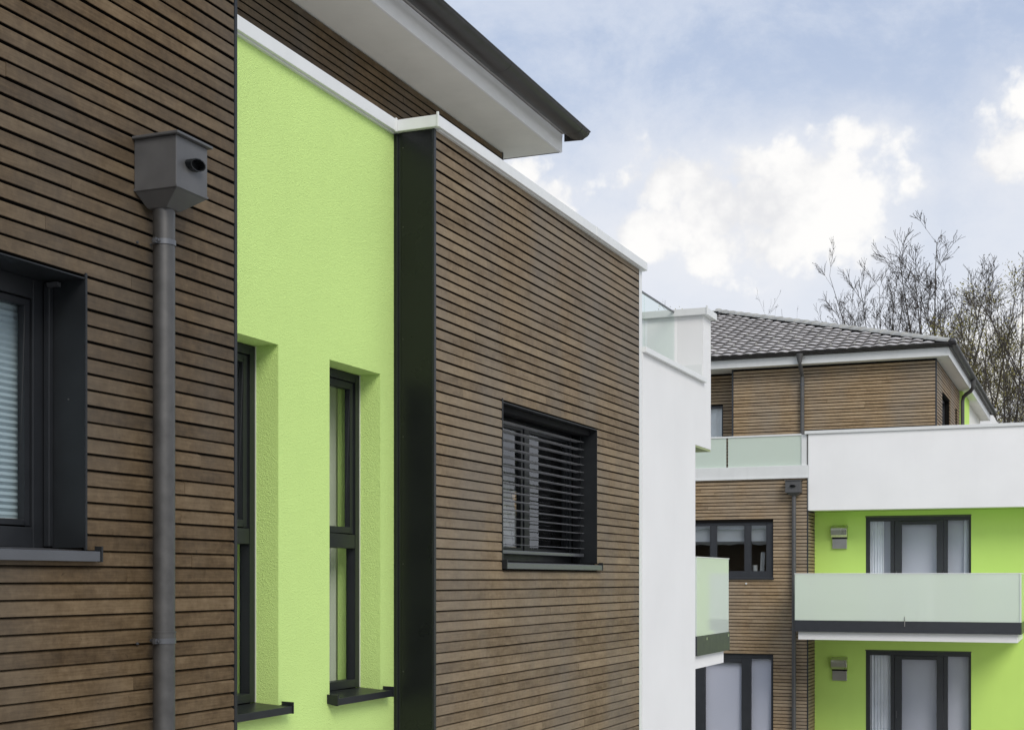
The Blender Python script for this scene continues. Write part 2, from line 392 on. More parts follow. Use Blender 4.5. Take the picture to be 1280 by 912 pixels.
def window(parent, pl, p, a0, a1, z0, z1, rev, lights, m, gm, fw=.06, sash=(), sw=.055, glass_d=.03, transoms=(), label=None):
    """frame plane lies rev behind the wall plane; lights = interior mullion centres"""
    f = MB(pl, p); d1 = -rev; d0 = -rev - .07
    f.box(a0, a0 + fw, d0, d1, z0, z1).box(a1 - fw, a1, d0, d1, z0, z1)
    f.box(a0 + fw, a1 - fw, d0, d1, z1 - fw, z1).box(a0 + fw, a1 - fw, d0, d1, z0, z0 + fw)
    ms = [a0 + fw] + [x for c in lights for x in (c - .04, c + .04)] + [a1 - fw]
    for i in range(1, len(ms) - 1, 2): f.box(ms[i], ms[i + 1], d0, d1 - .003, z0 + fw, z1 - fw)
    w = f.build('window', m, parent, label, bevel=.004)
    cells = []
    for i in range(0, len(ms), 2):
        zs = [z0 + fw] + [x for t in transoms for x in (t - .045, t + .045)] + [z1 - fw]
        for j in range(1, len(zs) - 1, 2):
            MB(pl, p).box(ms[i], ms[i + 1], d0, d1 - .002, zs[j], zs[j + 1]).build('transom', m, w, bevel=.004)
        for j in range(0, len(zs), 2): cells.append((ms[i], ms[i + 1], zs[j], zs[j + 1], i // 2, j // 2))
    for (b0, b1, y0, y1, i, j) in cells:
        gd = d1 - glass_d
        if (i, j) in sash:
            s = MB(pl, p); g = .004; e0, e1 = d1 - .055, d1 - .012; b0 += g; b1 -= g; y0 += g; y1 -= g
            s.box(b0, b0 + sw, e0, e1, y0, y1).box(b1 - sw, b1, e0, e1, y0, y1).box(b0 + sw, b1 - sw, e0, e1, y0, y0 + sw).box(b0 + sw, b1 - sw, e0, e1, y1 - sw, y1)
            s.build('sash', m, w, bevel=.004)
            b0 += sw; b1 -= sw; y0 += sw; y1 -= sw; gd -= .01
        MB(pl, p).box(b0 - .003, b1 + .003, gd - .024, gd - .004, y0 - .003, y1 + .003).build('pane', gm, w)
    return w
def sill(w, pl, p, a0, a1, zt, back, out, m, th=.055, capm=None):
    s = MB(pl, p); s.prism_a([(-back, zt), (-back, zt - .012), (out - .012, zt - .03), (out - .012, zt - th), (out, zt - th), (out, zt - .016)], a0, a1)
    s.build('sill', m, w, bevel=.002)
    for x0, x1 in ((a0 - .012, a0 - .001), (a1 + .001, a1 + .012)):
        c = MB(pl, p); c.prism_a([(-back, zt + .014), (-back, zt - .014), (out - .014, zt - th - .002), (out + .004, zt - th - .002), (out + .004, zt + .006)], x0, x1)
        c.build('end_cap', capm or m, w)
def halfround(r, n=9, th=.006, bead=True):
    out = [(r * math.cos(t), r * math.sin(t)) for t in (math.pi + math.pi * i / n for i in range(n + 1))]
    inn = [((r - th) * math.cos(t), (r - th) * math.sin(t)) for t in (2 * math.pi - math.pi * i / n for i in range(n + 1))]
    return out + inn

# ------------------------------------------------------------------ ground
g = MB().box(-3000, 3000, -3000, 3000, GZ - .5, GZ); g.build('ground', M['ground'], kind='structure')
MB().box(-3.9, 30, -30, 27.6, GZ + .002, GZ + .05).build('bounce_paving', M['paving'], kind='structure')  # unseen paving, made wide and pale to bounce light up the walls

# ================================================================== NEAR BUILDING
NB = thing('apartment_building', 'near apartment house on the left with brown slatted walls and pale lime green strip', 'building', (-4.03, 4, GZ))
XW, XG, XA = -4.03, -4.333, -5.94
BK = .023
def hole_grow(h, g=.004): return (h[0] - g, h[1] + g, h[2] - g, h[3] + g)
# wood wall beside the camera
H1 = (2.75, 4.927, .118, 1.302)
w1 = MB('X', XW); w1.wall(-4, 6.098, GZ, 2.985, -.30, -BK, [H1]); W1 = w1.build('wood_wall', M['membrane'], NB, 'dark brown slatted wall with the downpipe and blind window')
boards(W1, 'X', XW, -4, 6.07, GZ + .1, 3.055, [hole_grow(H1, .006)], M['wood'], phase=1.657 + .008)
MB('X', XW).box(6.073, 6.098, -.305, .001, GZ, 2.985).build('corner_strip', M['dark'], W1, bevel=.002)
# box bay wood wall
H3 = (9.59, 11.74, .120, 1.311)
w3 = MB('X', XW); w3.wall(8.445, 13.0, GZ, 2.985, -.30, -BK, [H3]); W3 = w3.build('wood_wall', M['membrane'], NB, 'brown slatted wall of the projecting bay with the louvred window')
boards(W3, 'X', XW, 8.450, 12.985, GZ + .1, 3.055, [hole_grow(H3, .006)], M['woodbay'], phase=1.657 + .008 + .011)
MB('X', XW).box(12.988, 13.0, -.2, -.002, GZ, 2.985).build('corner_strip', M['dark'], W3)
MB('X', XW).box(13.001, 13.098, -.30, -.004, GZ, 2.985).build('white_corner_trim', M['whitemetal'], W3, bevel=.003)
MB().box(XW - 6, XW - .301, 13.0, 13.098, 1.9, 2.984).build('bay_end_wall', M['white'], NB)
# green wall
HG1, HG2 = (6.31, 6.977, -.735, 1.348), (7.566, 8.234, -.735, 1.348)
gw = MB('X', XG); gw.wall(6.0985, 8.43, GZ, 2.982, -.32, 0, [HG1, HG2]); GW = gw.build('green_wall', M['green'], NB)
# metal clad column on the bay return
cl = MB(); cl.box(XG + .058, XW - .014, 8.420, 8.444, GZ, 2.982); CO = cl.build('corner_column', M['column'], NB, 'glossy black metal panel covering the side of the bay', bevel=.003)
MB().box(XG, XG + .054, 8.428, 8.444, GZ, 2.982).build('edge_channel', M['dark'], CO)
MB().box(XG + .020, XG + .034, 8.417, 8.4275, GZ, 2.982).build('edge_channel', M['dark'], CO, bevel=.002)
MB().box(XW - .013, XW + .004, 8.414, 8.447, GZ, 2.982).build('corner_strip', M['dark'], CO, bevel=.003)
for zz in (-.62, .1, .95, 1.6, 2.35, 2.88):
    MB().tube([(XG + .075, 8.4195, zz), (XG + .075, 8.4165, zz)], .004, 8).build('screw', M['zinc'], CO)
# copings
def coping(parent, x0, x1, y0, y1, z0, z1, joints=()):
    b = MB(); ys = [y0] + list(joints) + [y1]
    for i, (a, c) in enumerate(zip(ys, ys[1:])):
        a += .002 if i else 0
        b.box(x0, x1, a, c, z0, z1)
    for j in joints: b.box(x0 - .002, x1 + .003, j - .02, j + .024, z0 - .002, z1 + .003)
    return b.build('coping', M['whitemetal'], parent, bevel=.004)
cA = MB().box(-4.6, -3.985, -4.1, 6.105, 2.988, 3.066).build('coping', M['whitemetal'], NB, bevel=.004)
cB = coping(NB, -4.7, -4.290, 6.106, 8.388, 2.984, 3.066)
cC = coping(NB, -4.75, -3.985, 8.390, 13.12, 2.986, 3.064, joints=(11.62,))
MB().box(-3.996, -3.980, 8.384, 8.395, 2.982, 3.080).build('coping_corner', M['whitemetal'], cC, bevel=.002)
MB().box(-4.293, -4.284, 8.370, 8.388, 2.980, 3.072).build('coping_corner', M['whitemetal'], cC, bevel=.002)
MB().box(-4.345, -4.312, 6.1, 8.388, 2.9745, 2.9835).build('drip_strip', M['whitemetal'], GW)
MB().box(-4.05, -4.008, 8.45, 13.1, 2.9775, 2.9855).build('drip_strip', M['whitemetal'], W3)
# white end wall with overhang and terrace parapet
ww = MB('X', XW)
ww.prism_d([(13.1, GZ), (15.07, GZ), (15.07, 1.475), (15.75, 1.475), (15.75, 2.955), (15.41, 2.955), (15.41, 2.195), (13.1, 2.195)], -.30, 0)
WW = ww.build('white_wall', M['white'], NB, 'plain white rendered end wall with overhanging parapet')
MB().box(-12, XW - .301, 15.41, 15.75, 1.475, 2.955).build('terrace_parapet', M['whitelit'], NB)
MB().box(-12, XW - .004, 15.072, 15.748, 1.452, 1.473).build('overhang_soffit', M['shadegreen'], WW)  # green dulled in its colour for the shade under the overhang
HN = (-7.4, -5.92, .34, 1.42)
nw = MB('Y', 15.045); nw.wall(-14, XW - .301, GZ, 1.45, 0, .295, [HN]); NWL = nw.build('north_wall', M['membrane'], NB)
nb = MB()
for k in range(76):
    z = GZ + .05 + k * PITCH
    if HN[2] - .06 < z < HN[3]:
        nb.box(-13.99, HN[0] - .004, 15.0455, 15.067, z, z + .056); nb.box(HN[1] + .004, XW - .302, 15.0455, 15.067, z, z + .056)
    else: nb.box(-13.99, XW - .302, 15.0455, 15.067, z, z + .056)
nb.build('board_rows', M['wood'], NWL, kind='stuff', merge=False)
MB().box(HN[0], HN[1], 14.95, 14.965, HN[2], HN[3]).build('pane', M['glass'], NWL)
cu = MB(); vs = []; fs = []
for i in range(61):
    t = i / 60; x0, x1 = -7.35 + t * 1.42, -7.35 + t * 1.18; y = 14.70 + .02 * math.sin(i * 1.3) + .008 * math.sin(i * 2.9)
    vs += [(x0, y, HN[2] + .02), (x1, y, HN[3] + .02)]
for i in range(60): fs.append((2 * i, 2 * i + 1, 2 * i + 3, 2 * i + 2))
cu.add(vs, fs); c = cu.build('curtain', M['sheer'], smooth=True)
c['label'] = 'bright backlit white curtain seen through the louvres of the bay window'; c['category'] = 'curtain'
MB().box(-14, XW - .31, 15.069, 15.30, 1.02, 1.449).build('mirrored_white_band', M['white'], NWL)  # unseen band added so the far window mirrors something pale
MB().box(-12, XW - .301, 13.1, 15.409, 1.75, 1.95).build('terrace_floor', M['paving'], NB)
coping(WW, -4.38, -3.990, 13.1, 15.43, 2.197, 2.250, joints=(14.2,))
coping(NB, -12, -3.972, 15.36, 15.81, 2.957, 3.035, joints=())
MB().box(-3.982, -3.966, 15.352, 15.368, 2.95, 3.055).build('coping_corner', M['whitemetal'], WW, bevel=.002)
MB().box(-12, -4.04, 15.398, 15.409, 2.28, 2.405).build('base_flashing', M['whitemetal'], WW, bevel=.002)
gr = MB(); gr.box(-4.372, -4.356, 13.11, 14.24, 2.252, 3.0)
GR = gr.build('glass_railing', M['clear'], NB, 'clear glass railing of the roof terrace')
MB().box(-4.372, -4.356, 14.255, 15.385, 2.252, 3.0).build('pane', M['clear'], GR)
MB().box(-4.378, -4.350, 13.10, 15.39, 3.0, 3.016).build('handrail', M['alu'], GR, bevel=.003)
# back, roofs, floors: the closed body of the house
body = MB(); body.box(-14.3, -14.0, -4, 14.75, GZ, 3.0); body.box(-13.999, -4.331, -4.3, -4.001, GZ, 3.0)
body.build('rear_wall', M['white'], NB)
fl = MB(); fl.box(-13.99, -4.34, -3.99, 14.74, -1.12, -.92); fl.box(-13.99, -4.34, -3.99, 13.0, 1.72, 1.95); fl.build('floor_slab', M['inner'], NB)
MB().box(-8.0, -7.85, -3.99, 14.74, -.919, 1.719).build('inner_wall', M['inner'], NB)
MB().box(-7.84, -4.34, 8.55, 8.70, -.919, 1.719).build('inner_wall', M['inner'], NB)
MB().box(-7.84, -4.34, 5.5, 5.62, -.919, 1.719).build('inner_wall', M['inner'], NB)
MB().box(-5.95, -4.34, -3.99, 12.99, 2.80, 2.98).build('terrace_floor', M['paving'], NB)
# attic storey
AWm = MB('X', XA); AWm.box(-4, 14.16, -.3, -BK, 1.95, 4.65); AW = AWm.build('attic_wall', M['membrane'], NB, 'shaded brown slatted wall of the set back top floor')
boards(AW, 'X', XA, -4, 14.13, 3.0, 4.66, [], M['wood'], phase=.03)
MB('X', XA).box(14.133, 14.160, -.3, .001, 1.95, 4.648).build('corner_strip', M['dark'], AW)
ab = MB(); ab.box(-13, XA - .301, 13.9, 14.16, 1.95, 4.65).box(-13.3, -13.0, -4, 14.16, 3.0, 4.65); ab.build('attic_rear_wall', M['white'], NB)
so = MB(); so.box(-14, -5.36, -4.6, 14.38, 4.652, 4.672); SO = so.build('soffit', M['soffit'], NB)
fa = MB('X', 0); fa.prism_a([(-5.375, 4.648), (-5.350, 4.648), (-5.338, 4.845), (-5.363, 4.845)], -4.7, 14.40)
FA = fa.build('fascia', M['whitelit'], NB, bevel=.003)
MB('Y', 14.38).box(-14, -5.352, -.02, 0, 4.650, 4.668).build('soffit_edge', M['dark'], SO)
fe = MB('Y', 14.40); fe.prism_a([(0, 4.66), (.0, 4.845), (-.02, 4.845), (-.02, 4.66)], -14, -5.35); fe.build('fascia', M['whitemetal'], NB)
gu = MB('X', -5.155); gu.prism_a([(x, z * .58 + 4.842) for x, z in halfround(.125)], -4.7, 14.42)
GU = gu.build('gutter', M['gutter'], NB, smooth=True)
MB('X', -5.155).prism_a([(x, z + 4.842) for x, z in [(.123 * math.cos(math.pi + math.pi * i / 9), .123 * .58 * math.sin(math.pi + math.pi * i / 9)) for i in range(10)]], 14.411, 14.426).build('end_cap', M['gutter'], GU)
MB('X', 0).tube([(-4.7, -5.032, 4.846), (14.43, -5.032, 4.846)], .009, 8).build('gutter_bead', M['gutter'], GU, smooth=True)
for y in [8.2 + 2.0 * i for i in range(4)]:
    MB('X', -5.155).prism_a([(x, z * .58 + 4.842) for x, z in halfround(.1272, th=.0032)], y, y + .012).build('gutter_seam', M['gutter'], GU)
MB('X', 0).prism_a([(-5.33, 4.775), (-5.12, 4.768), (-5.07, 4.80), (-5.26, 4.856), (-5.33, 4.856)], 14.4275, 14.436).build('verge_plate', M['gutter'], GU)
rf = MB(); sl = math.tan(R(18.5))
ra = [(-5.26, -4.7, 4.86), (-5.26, 14.44, 4.86), (-14, 14.44, 4.86), (-14, -4.7, 4.86), (-9.63, 0.2, 4.86 + 4.37 * sl), (-9.63, 10.07, 4.86 + 4.37 * sl)]
rf.add(ra, [(0, 1, 5, 4), (1, 2, 5), (2, 3, 4, 5), (3, 0, 4), (0, 3, 2, 1)]); rf.build('roof', M['tile'], NB)

# -- window beside the downpipe
wA = window(NB, 'X', XW, 2.775, 4.925, .135, 1.300, .208, [3.85], M['frame'], M['glass'], fw=.088, sash=[(0, 0), (1, 0)], sw=.03, glass_d=.02, label='dark framed window with pale pleated blind lowered')
rv = MB('X', XW); rv.box(4.9215, 4.9265, -.20, .003, .135, 1.301).box(2.7505, 2.7555, -.20, .003, .135, 1.301).box(2.756, 4.921, -.20, .0025, 1.2965, 1.3015)
rv.build('reveal_lining', M['dark'], wA)
MB('X', XW).box(4.921, 4.933, -.004, .005, .125, 1.322).build('edge_trim', M['dark'], wA)
gd = MB('X', XW); gd.box(4.893, 4.920, -.200, -.168, .14, 1.29).box(2.757, 2.784, -.200, -.168, .14, 1.29); gd.build('guide_rail', M['frame'], wA, bevel=.004)
MB('X', XW).box(4.875, 4.900, -.166, -.11, 1.268, 1.285).build('latch', M['alu'], wA)
sill(wA, 'X', XW, 2.70, 4.985, .135, .205, .034, M['alu'], .06, M['dark'])
MB('X', XW).tube([(4.9205, -.085, .78), (4.9165, -.085, .78)], .004, 8).build('screw', M['zinc'], wA)
pb = MB('X', XW); dd = -.292; N_ = 66; zt, zb = 1.195, .262
vs = []; fs = []
for i in range(N_ + 1):
    z = zt + (zb - zt) * i / N_; d = dd + (.0045 if i % 2 else -.0045)
    vs += [(2.9, d, z), (4.865, d, z)]
for i in range(N_): fs.append((2 * i, 2 * i + 1, 2 * i + 3, 2 * i + 2))
pb.add(vs, fs); pb.build('pleated_blind', M['blind'], wA)
MB('X', XW).box(2.9, 4.867, dd - .012, dd + .012, .236, .262).build('blind_rail', M['whitemetal'], wA)
MB('X', XW).box(2.9, 4.867, dd - .012, dd + .012, 1.195, 1.212).build('blind_rail', M['whitemetal'], wA)
# -- two tall windows in the green wall
for (h, lab) in ((HG1, 'tall narrow window half hidden by the wood wall'), (HG2, 'tall narrow window beside the black column')):
    w = window(NB, 'X', XG, h[0] + .002, h[1] - .006, h[2] + .02, h[3] - .003, .152, [], M['frame'], M['glass'], fw=.055, sash=[(0, 1)], sw=.045, glass_d=.03, transoms=[.245], label=lab)
    MB('X', XG).box(h[1] - .005, h[1] - .0005, -.158, -.148, h[2] + .02, h[3] - .002).build('sealing_bead', M['gedge'], w)
    sill(w, 'X', XG, h[0] - .02, h[1] + .035, h[2] + .018, .150, .072, M['dark'], .058)
    cu = MB('X', XG); vs = []; fs = []; n = 60
    for i in range(n + 1):
        a = h[0] - .08 + (h[1] - h[0] + .22) * i / n; d = -.352 + .018 * math.sin(i * .9) + .008 * math.sin(i * 2.3)
        vs += [(a, d, h[2] + .03), (a, d, h[3] - .03)]
    for i in range(n): fs.append((2 * i, 2 * i + 1, 2 * i + 3, 2 * i + 2))
    cu.add(vs, fs); c = cu.build('curtain', M['linen'], smooth=True)
    c['label'] = 'pale voile curtain inside the ' + ('tall window cut off by the wood wall edge' if h is HG1 else 'tall window next to the black metal column'); c['category'] = 'curtain'; c['group'] = 'curtains behind the tall windows'
# -- louvred window in the bay
wB = window(NB, 'X', XW, 9.592, 11.738, .138, 1.309, .235, [10.66], M['frame'], M['glass'], fw=.06, sash=[(0, 0), (1, 0)], sw=.05, glass_d=.025, label='bay window behind open horizontal metal louvres')
rv = MB('X', XW); rv.box(11.7345, 11.7395, -.225, .003, .135, 1.310).box(9.5905, 9.5955, -.225, .003, .135, 1.310).box(9.596, 11.734, -.225, .0025, 1.3055, 1.3105)
rv.build('reveal_lining', M['dark'], wB)
MB('X', XW).box(9.582, 9.594, -.004, .005, .125, 1.335).build('edge_trim', M['dark'], wB)
sill(wB, 'X', XW, 9.60, 11.79, .135, .23, .034, M['alu'], .06, M['dark'])
MB('X', XW).box(9.60, 11.73, -.186, -.06, 1.258, 1.304).build('louvre_headbox', M['matte'], wB, bevel=.003)
sm = MB('X', XW)
prof = [(-.178, -.0024), (-.140, -.0008), (-.102, -.0020), (-.100, -.0036), (-.103, -.0036), (-.140, -.0024), (-.178, -.0040)]
sm.prism_a(prof, 9.612, 11.690); sme = sm.mesh('louvre_slat', M['slat'])
for i in range(15):
    o = bpy.data.objects.new('louvre_slat', sme); C.collection.objects.link(o); o.parent = wB
    o.location = (0, 0, 1.205 - i * .0668 + random.uniform(-.0015, .0015))
MB('X', XW).box(9.612, 11.690, -.180, -.102, .192, .220).build('louvre_bottom_rail', M['alu'], wB, bevel=.004)
for a in (9.612, 11.69):
    MB('X', XW).box(a - .006, a + .006, -.146, -.134, .14, 1.30).build('guide_rail', M['dark'], wB)
for a in (9.9, 11.45):
    MB('X', XW).box(a - .0015, a + .0015, -.142, -.140, .2, 1.24).build('ladder_tape', M['dark'], wB)
# -- balcony behind the end wall
ns = MB(); ns.box(-7.5, -4.06, 15.09, 16.48, -1.0, -.85); NBAL = ns.build('balcony', M['white'], NB, 'glass fronted balcony sticking out behind the white end wall', bevel=.004)
bd = MB(); bd.box(-4.035, -4.015, 15.09, 16.60, -.852, -.635).box(-7.5, -4.036, 16.58, 16.60, -.852, -.635); bd.build('edge_band', M['framefar'], NBAL)
MB().box(-4.037, -4.022, 15.10, 16.575, -.634, .235).build('glass_panel', M['frost'], NBAL)
MB().box(-7.5, -4.04, 16.578, 16.592, -.634, .235).build('glass_panel', M['frost'], NBAL)
hr = MB(); hr.box(-4.041, -4.018, 15.10, 16.598, .236, .246).box(-7.5, -4.042, 16.574, 16.598, .236, .246); hr.build('handrail', M['whitemetal'], NBAL)
for y in (15.5, 16.52):
    MB().box(-4.018, -4.012, y, y + .03, -.69, -.66).build('clamp', M['steel'], NBAL)
adopt(NB)

# ================================================================== DOWNPIPES
def rainhead(root, pl, p, a, zt, w, dep, m, spout='x'):
    hz = zt - .237
    b = MB(pl, p); h = w / 2
    b.box(a - h, a + h, .001, dep, hz, zt)
    H = b.build('rainwater_head', m, root, bevel=.004)
    b = MB(pl, p); b.box(a - h - .018, a + h + .018, .001, dep + .02, zt + .0005, zt + .013); b.build('lid', m, H, bevel=.003)
    b = MB(pl, p); r = .053; c = .077
    top = [(a - h + .004, .004), (a + h - .004, .004), (a + h - .004, dep - .004), (a - h + .004, dep - .004)]
    bot = [(a - r, c - r), (a + r, c - r), (a + r, c + r), (a - r, c + r)]
    b.add([(x, y, hz - .0005) for x, y in top] + [(x, y, hz - .062) for x, y in bot], [(0, 1, 2, 3), (7, 6, 5, 4), (0, 1, 5, 4), (1, 2, 6, 5), (2, 3, 7, 6), (3, 0, 4, 7)])
    b.build('funnel', m, H, bevel=.003)
    MB(pl, p).box(a - h - .003, a + h + .003, .001, dep + .003, hz + .004, hz + .014).build('seam', m, H)
    b = MB(pl, p); n = 12
    ring = [(a + .058 * math.cos(t), .001, zt - .110 + .026 * math.sin(t)) for t in [2 * math.pi * k / n for k in range(n)]]
    vs = [(x, dep + .001, z) for x, _, z in ring] + [(x, dep + .032 + .012 * (z - zt + .115) / .034, z) for x, _, z in ring]
    vs += [(a + (x - a) * .86, dep + .032 + .012 * (z - zt + .115) / .034, zt - .115 + (z - zt + .115) * .86) for x, _, z in ring] + [(a + (x - a) * .86, dep + .002, zt - .115 + (z - zt + .115) * .86) for x, _, z in ring]
    fs = [(k + j * n, (k + 1) % n + j * n, (k + 1) % n + (j + 1) * n, k + (j + 1) * n) for j in range(3) for k in range(n)]
    fs.append(tuple(range(3 * n, 4 * n)))
    b.add(vs, fs); b.build('overflow_spout', M['column'], H)
    return hz - .062
def pipe_run(root, pl, p, a, zs, r, m, off=.077, joints=(), clips=(), name='pipe'):
    b = MB(pl, p); b.tube([(a, off, zs[0]), (a, off, zs[1])], r, 24); P = b.build(name, m, root, smooth=True)
    for j in joints:
        MB(pl, p).tube([(a, off, j), (a, off, j - .052)], r + .0028, 24).build('sleeve', m, P, smooth=True)
        MB(pl, p).tube([(a, off, j + .004), (a, off, j - .003)], r + .0055, 24).build('sleeve_bead', m, P, smooth=True)
    for c in clips:
        q = MB(pl, p); q.tube([(a, off, c + .012), (a, off, c - .012)], r + .0045, 24)
        q.box(a - r - .024, a - r + .002, off - .008, off + .008, c - .012, c + .012)
        q.tube([(a - r - .016, off - .014, c), (a - r - .016, off + .02, c)], .0055, 8)
        q.tube([(a, .0, c), (a, off, c)], .006, 8)
        q.tube([(a - r - .05, .0, c - .01), (a - r - .05, .008, c - .01)], .006, 8)
        q.build('pipe_clip', M['alu'], root, smooth=True)
    return P
D1 = thing('downpipe', 'large grey zinc downpipe with box rainwater head on the near dark wood wall', 'downpipe', (XW + .08, 5.38, GZ), 'grey rainwater downpipes')
zb = rainhead(D1, 'X', XW, 5.38, 1.995, .24, .232, M['zincbox'])
pipe_run(D1, 'X', XW, 5.38, (zb + .01, GZ + .06), .0505, M['zinc'], joints=(-.245,), clips=(1.545, -.285, -2.2))
adopt(D1)

# ================================================================== FAR BUILDING
YF, YG, YA = 28.2, 28.92, 29.75
XC, XE = -5.229, 2.3
FB = thing('apartment_building', 'far apartment house with tiled hip roof, tan slatted walls and bright green balcony bay', 'building', (-4, 33, GZ))
HW = (-9.6, -5.936, .02, 1.155); HD = (-8.40, -5.936, -3.78, -1.52)
def pxY(u, Y):
    r = (u - 640) / F_PX; return Y * (r * CY - SY) / (r * SY + CY)
a = MB('Y', YF); a.wall(-16, XC - .0225, GZ, 2.03, -.30, -BK, [HW, HD]); FW = a.build('wood_wall', M['membrane'], FB, 'tan slatted wall with wide window above the glass door')
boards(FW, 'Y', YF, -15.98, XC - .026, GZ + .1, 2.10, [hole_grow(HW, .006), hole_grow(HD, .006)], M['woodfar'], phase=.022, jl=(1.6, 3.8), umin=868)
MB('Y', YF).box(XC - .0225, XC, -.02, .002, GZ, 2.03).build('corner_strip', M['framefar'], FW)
a = MB('X', XC); a.box(YF + .3, YG - .001, -.30, -BK, GZ, 1.36); FR = a.build('return_wall', M['membrane'], FB)
boards(FR, 'X', XC, YF + .025, YG - .001, GZ + .1, 1.36, [], M['woodfar'], phase=.022, single=False)
DU = (-4.209, -2.181, -.99, 1.241); DL = (-4.209, -2.181, -3.78, -1.448)
a = MB('Y', YG); a.wall(XC + .001, XE, GZ, 1.36, -.32, 0, [DU, DL]); FG = a.build('green_wall', M['greenfar'], FB)
MB().box(XE - .3, XE, YG + .321, 42, GZ, 1.36).build('side_wall', M['white'], FB)
MB().box(-16.3, -16.0, YF, 42, GZ, 2.0).build('side_wall', M['white'], FB)
MB().box(-16, XE, 42, 42.3, GZ, 2.0).build('rear_wall', M['white'], FB)
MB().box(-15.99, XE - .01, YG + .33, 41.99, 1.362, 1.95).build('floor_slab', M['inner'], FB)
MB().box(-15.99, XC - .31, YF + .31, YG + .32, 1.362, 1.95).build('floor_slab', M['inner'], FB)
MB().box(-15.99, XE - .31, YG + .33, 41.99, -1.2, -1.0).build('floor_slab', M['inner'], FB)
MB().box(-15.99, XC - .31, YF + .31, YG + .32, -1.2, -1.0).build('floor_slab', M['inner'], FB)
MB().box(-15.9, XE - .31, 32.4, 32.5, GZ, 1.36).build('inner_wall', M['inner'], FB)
# parapet over the green bay
PW = MB().box(XC + .02, XE, YF - .03, YF + .27, 1.362, 2.88).build('white_parapet', M['whitelit'], FB, 'broad plain white terrace parapet over the green bay')
MB().box(XC + .03, XE - .01, YF + .272, YG + .32, 1.366, 1.50).build('parapet_soffit', M['greenfar'], PW)
coping(PW, XC - .06, XE + .04, YF - .065, YF + .31, 2.882, 2.945, joints=())
MB('Y', YF).box(XC - .135, XC - .03, -.25, .0, 2.04, 2.88).build('end_post', M['whitemetal'], PW, bevel=.003)
MB('Y', YF).box(XC + .0, XC + .019, -.25, .025, 1.362, 2.88).build('edge_strip', M['whitemetal'], PW)
# glazed terrace edge over the wood wall
US = MB().box(-16, XC - .0, YF - .03, YF + .27, 2.034, 2.268).build('slab_edge', M['whitemetal'], FB, 'white slab edge under the terrace glass', bevel=.004)
MB().box(-16, XC + .012, YF - .045, YF - .031, 2.010, 2.045).build('drip_strip', M['whitemetal'], US, bevel=.002)
TG = MB().box(-6.86, XC - .14, YF + .02, YF + .034, 2.270, 2.868).build('glass_railing', M['frost2'], FB, 'grey green glass railing of the top terrace')
for i in range(6): MB().box(-6.88 - 1.5 * (i + 1), -6.88 - 1.5 * i - .02, YF + .02, YF + .034, 2.270, 2.868).build('pane', M['frost2'], TG)
MB().box(-16, XC - .14, YF + .005, YF + .048, 2.869, 2.902).build('handrail', M['whitemetal'], TG, bevel=.003)
# balcony
BX0, BX1, BY = -5.229, -1.157, 26.8
BL = MB().box(BX0 + .06, BX1 - .07, BY + .06, YG - .001, -1.155, -1.0).build('balcony', M['white'], FB, 'glass fronted balcony on the green bay', bevel=.005)
b = MB(); b.box(BX0, BX1, BY - .012, BY + .012, -1.0, -.785).box(BX1 - .024, BX1, BY + .013, YG - .002, -1.0, -.785).box(BX0, BX0 + .024, BY + .013, YF - .05, -1.0, -.785)
b.build('edge_band', M['framefar'], BL)
xm = pxY(1131, BY)
MB().box(BX0 + .012, BX1 - .012, BY - .006, BY + .008, -.784, .088).build('glass_panel', M['frost'], BL)
MB().box(BX1 - .016, BX1 - .002, BY + .01, YG - .01, -.784, .088).build('glass_panel', M['frost'], BL)
MB().box(BX0 + .002, BX0 + .016, BY + .01, YF - .06, -.784, .088).build('glass_panel', M['frost'], BL)
b = MB(); b.box(BX0, BX1, BY - .012, BY + .014, .089, .106).box(BX1 - .022, BX1, BY + .0145, YG - .01, .089, .106).box(BX0, BX0 + .022, BY + .0145, YF - .06, .089, .106)
b.build('handrail', M['whitemetal'], BL)
MB().box(xm - .006, xm + .006, BY - .018, BY - .0125, -.88, -.70).build('clamp', M['steel'], BL)
MB().box(BX1 - .03, BX1 - .012, BY - .02, BY - .0065, -.784, .088).build('glass_edge_post', M['whitemetal'], BL)
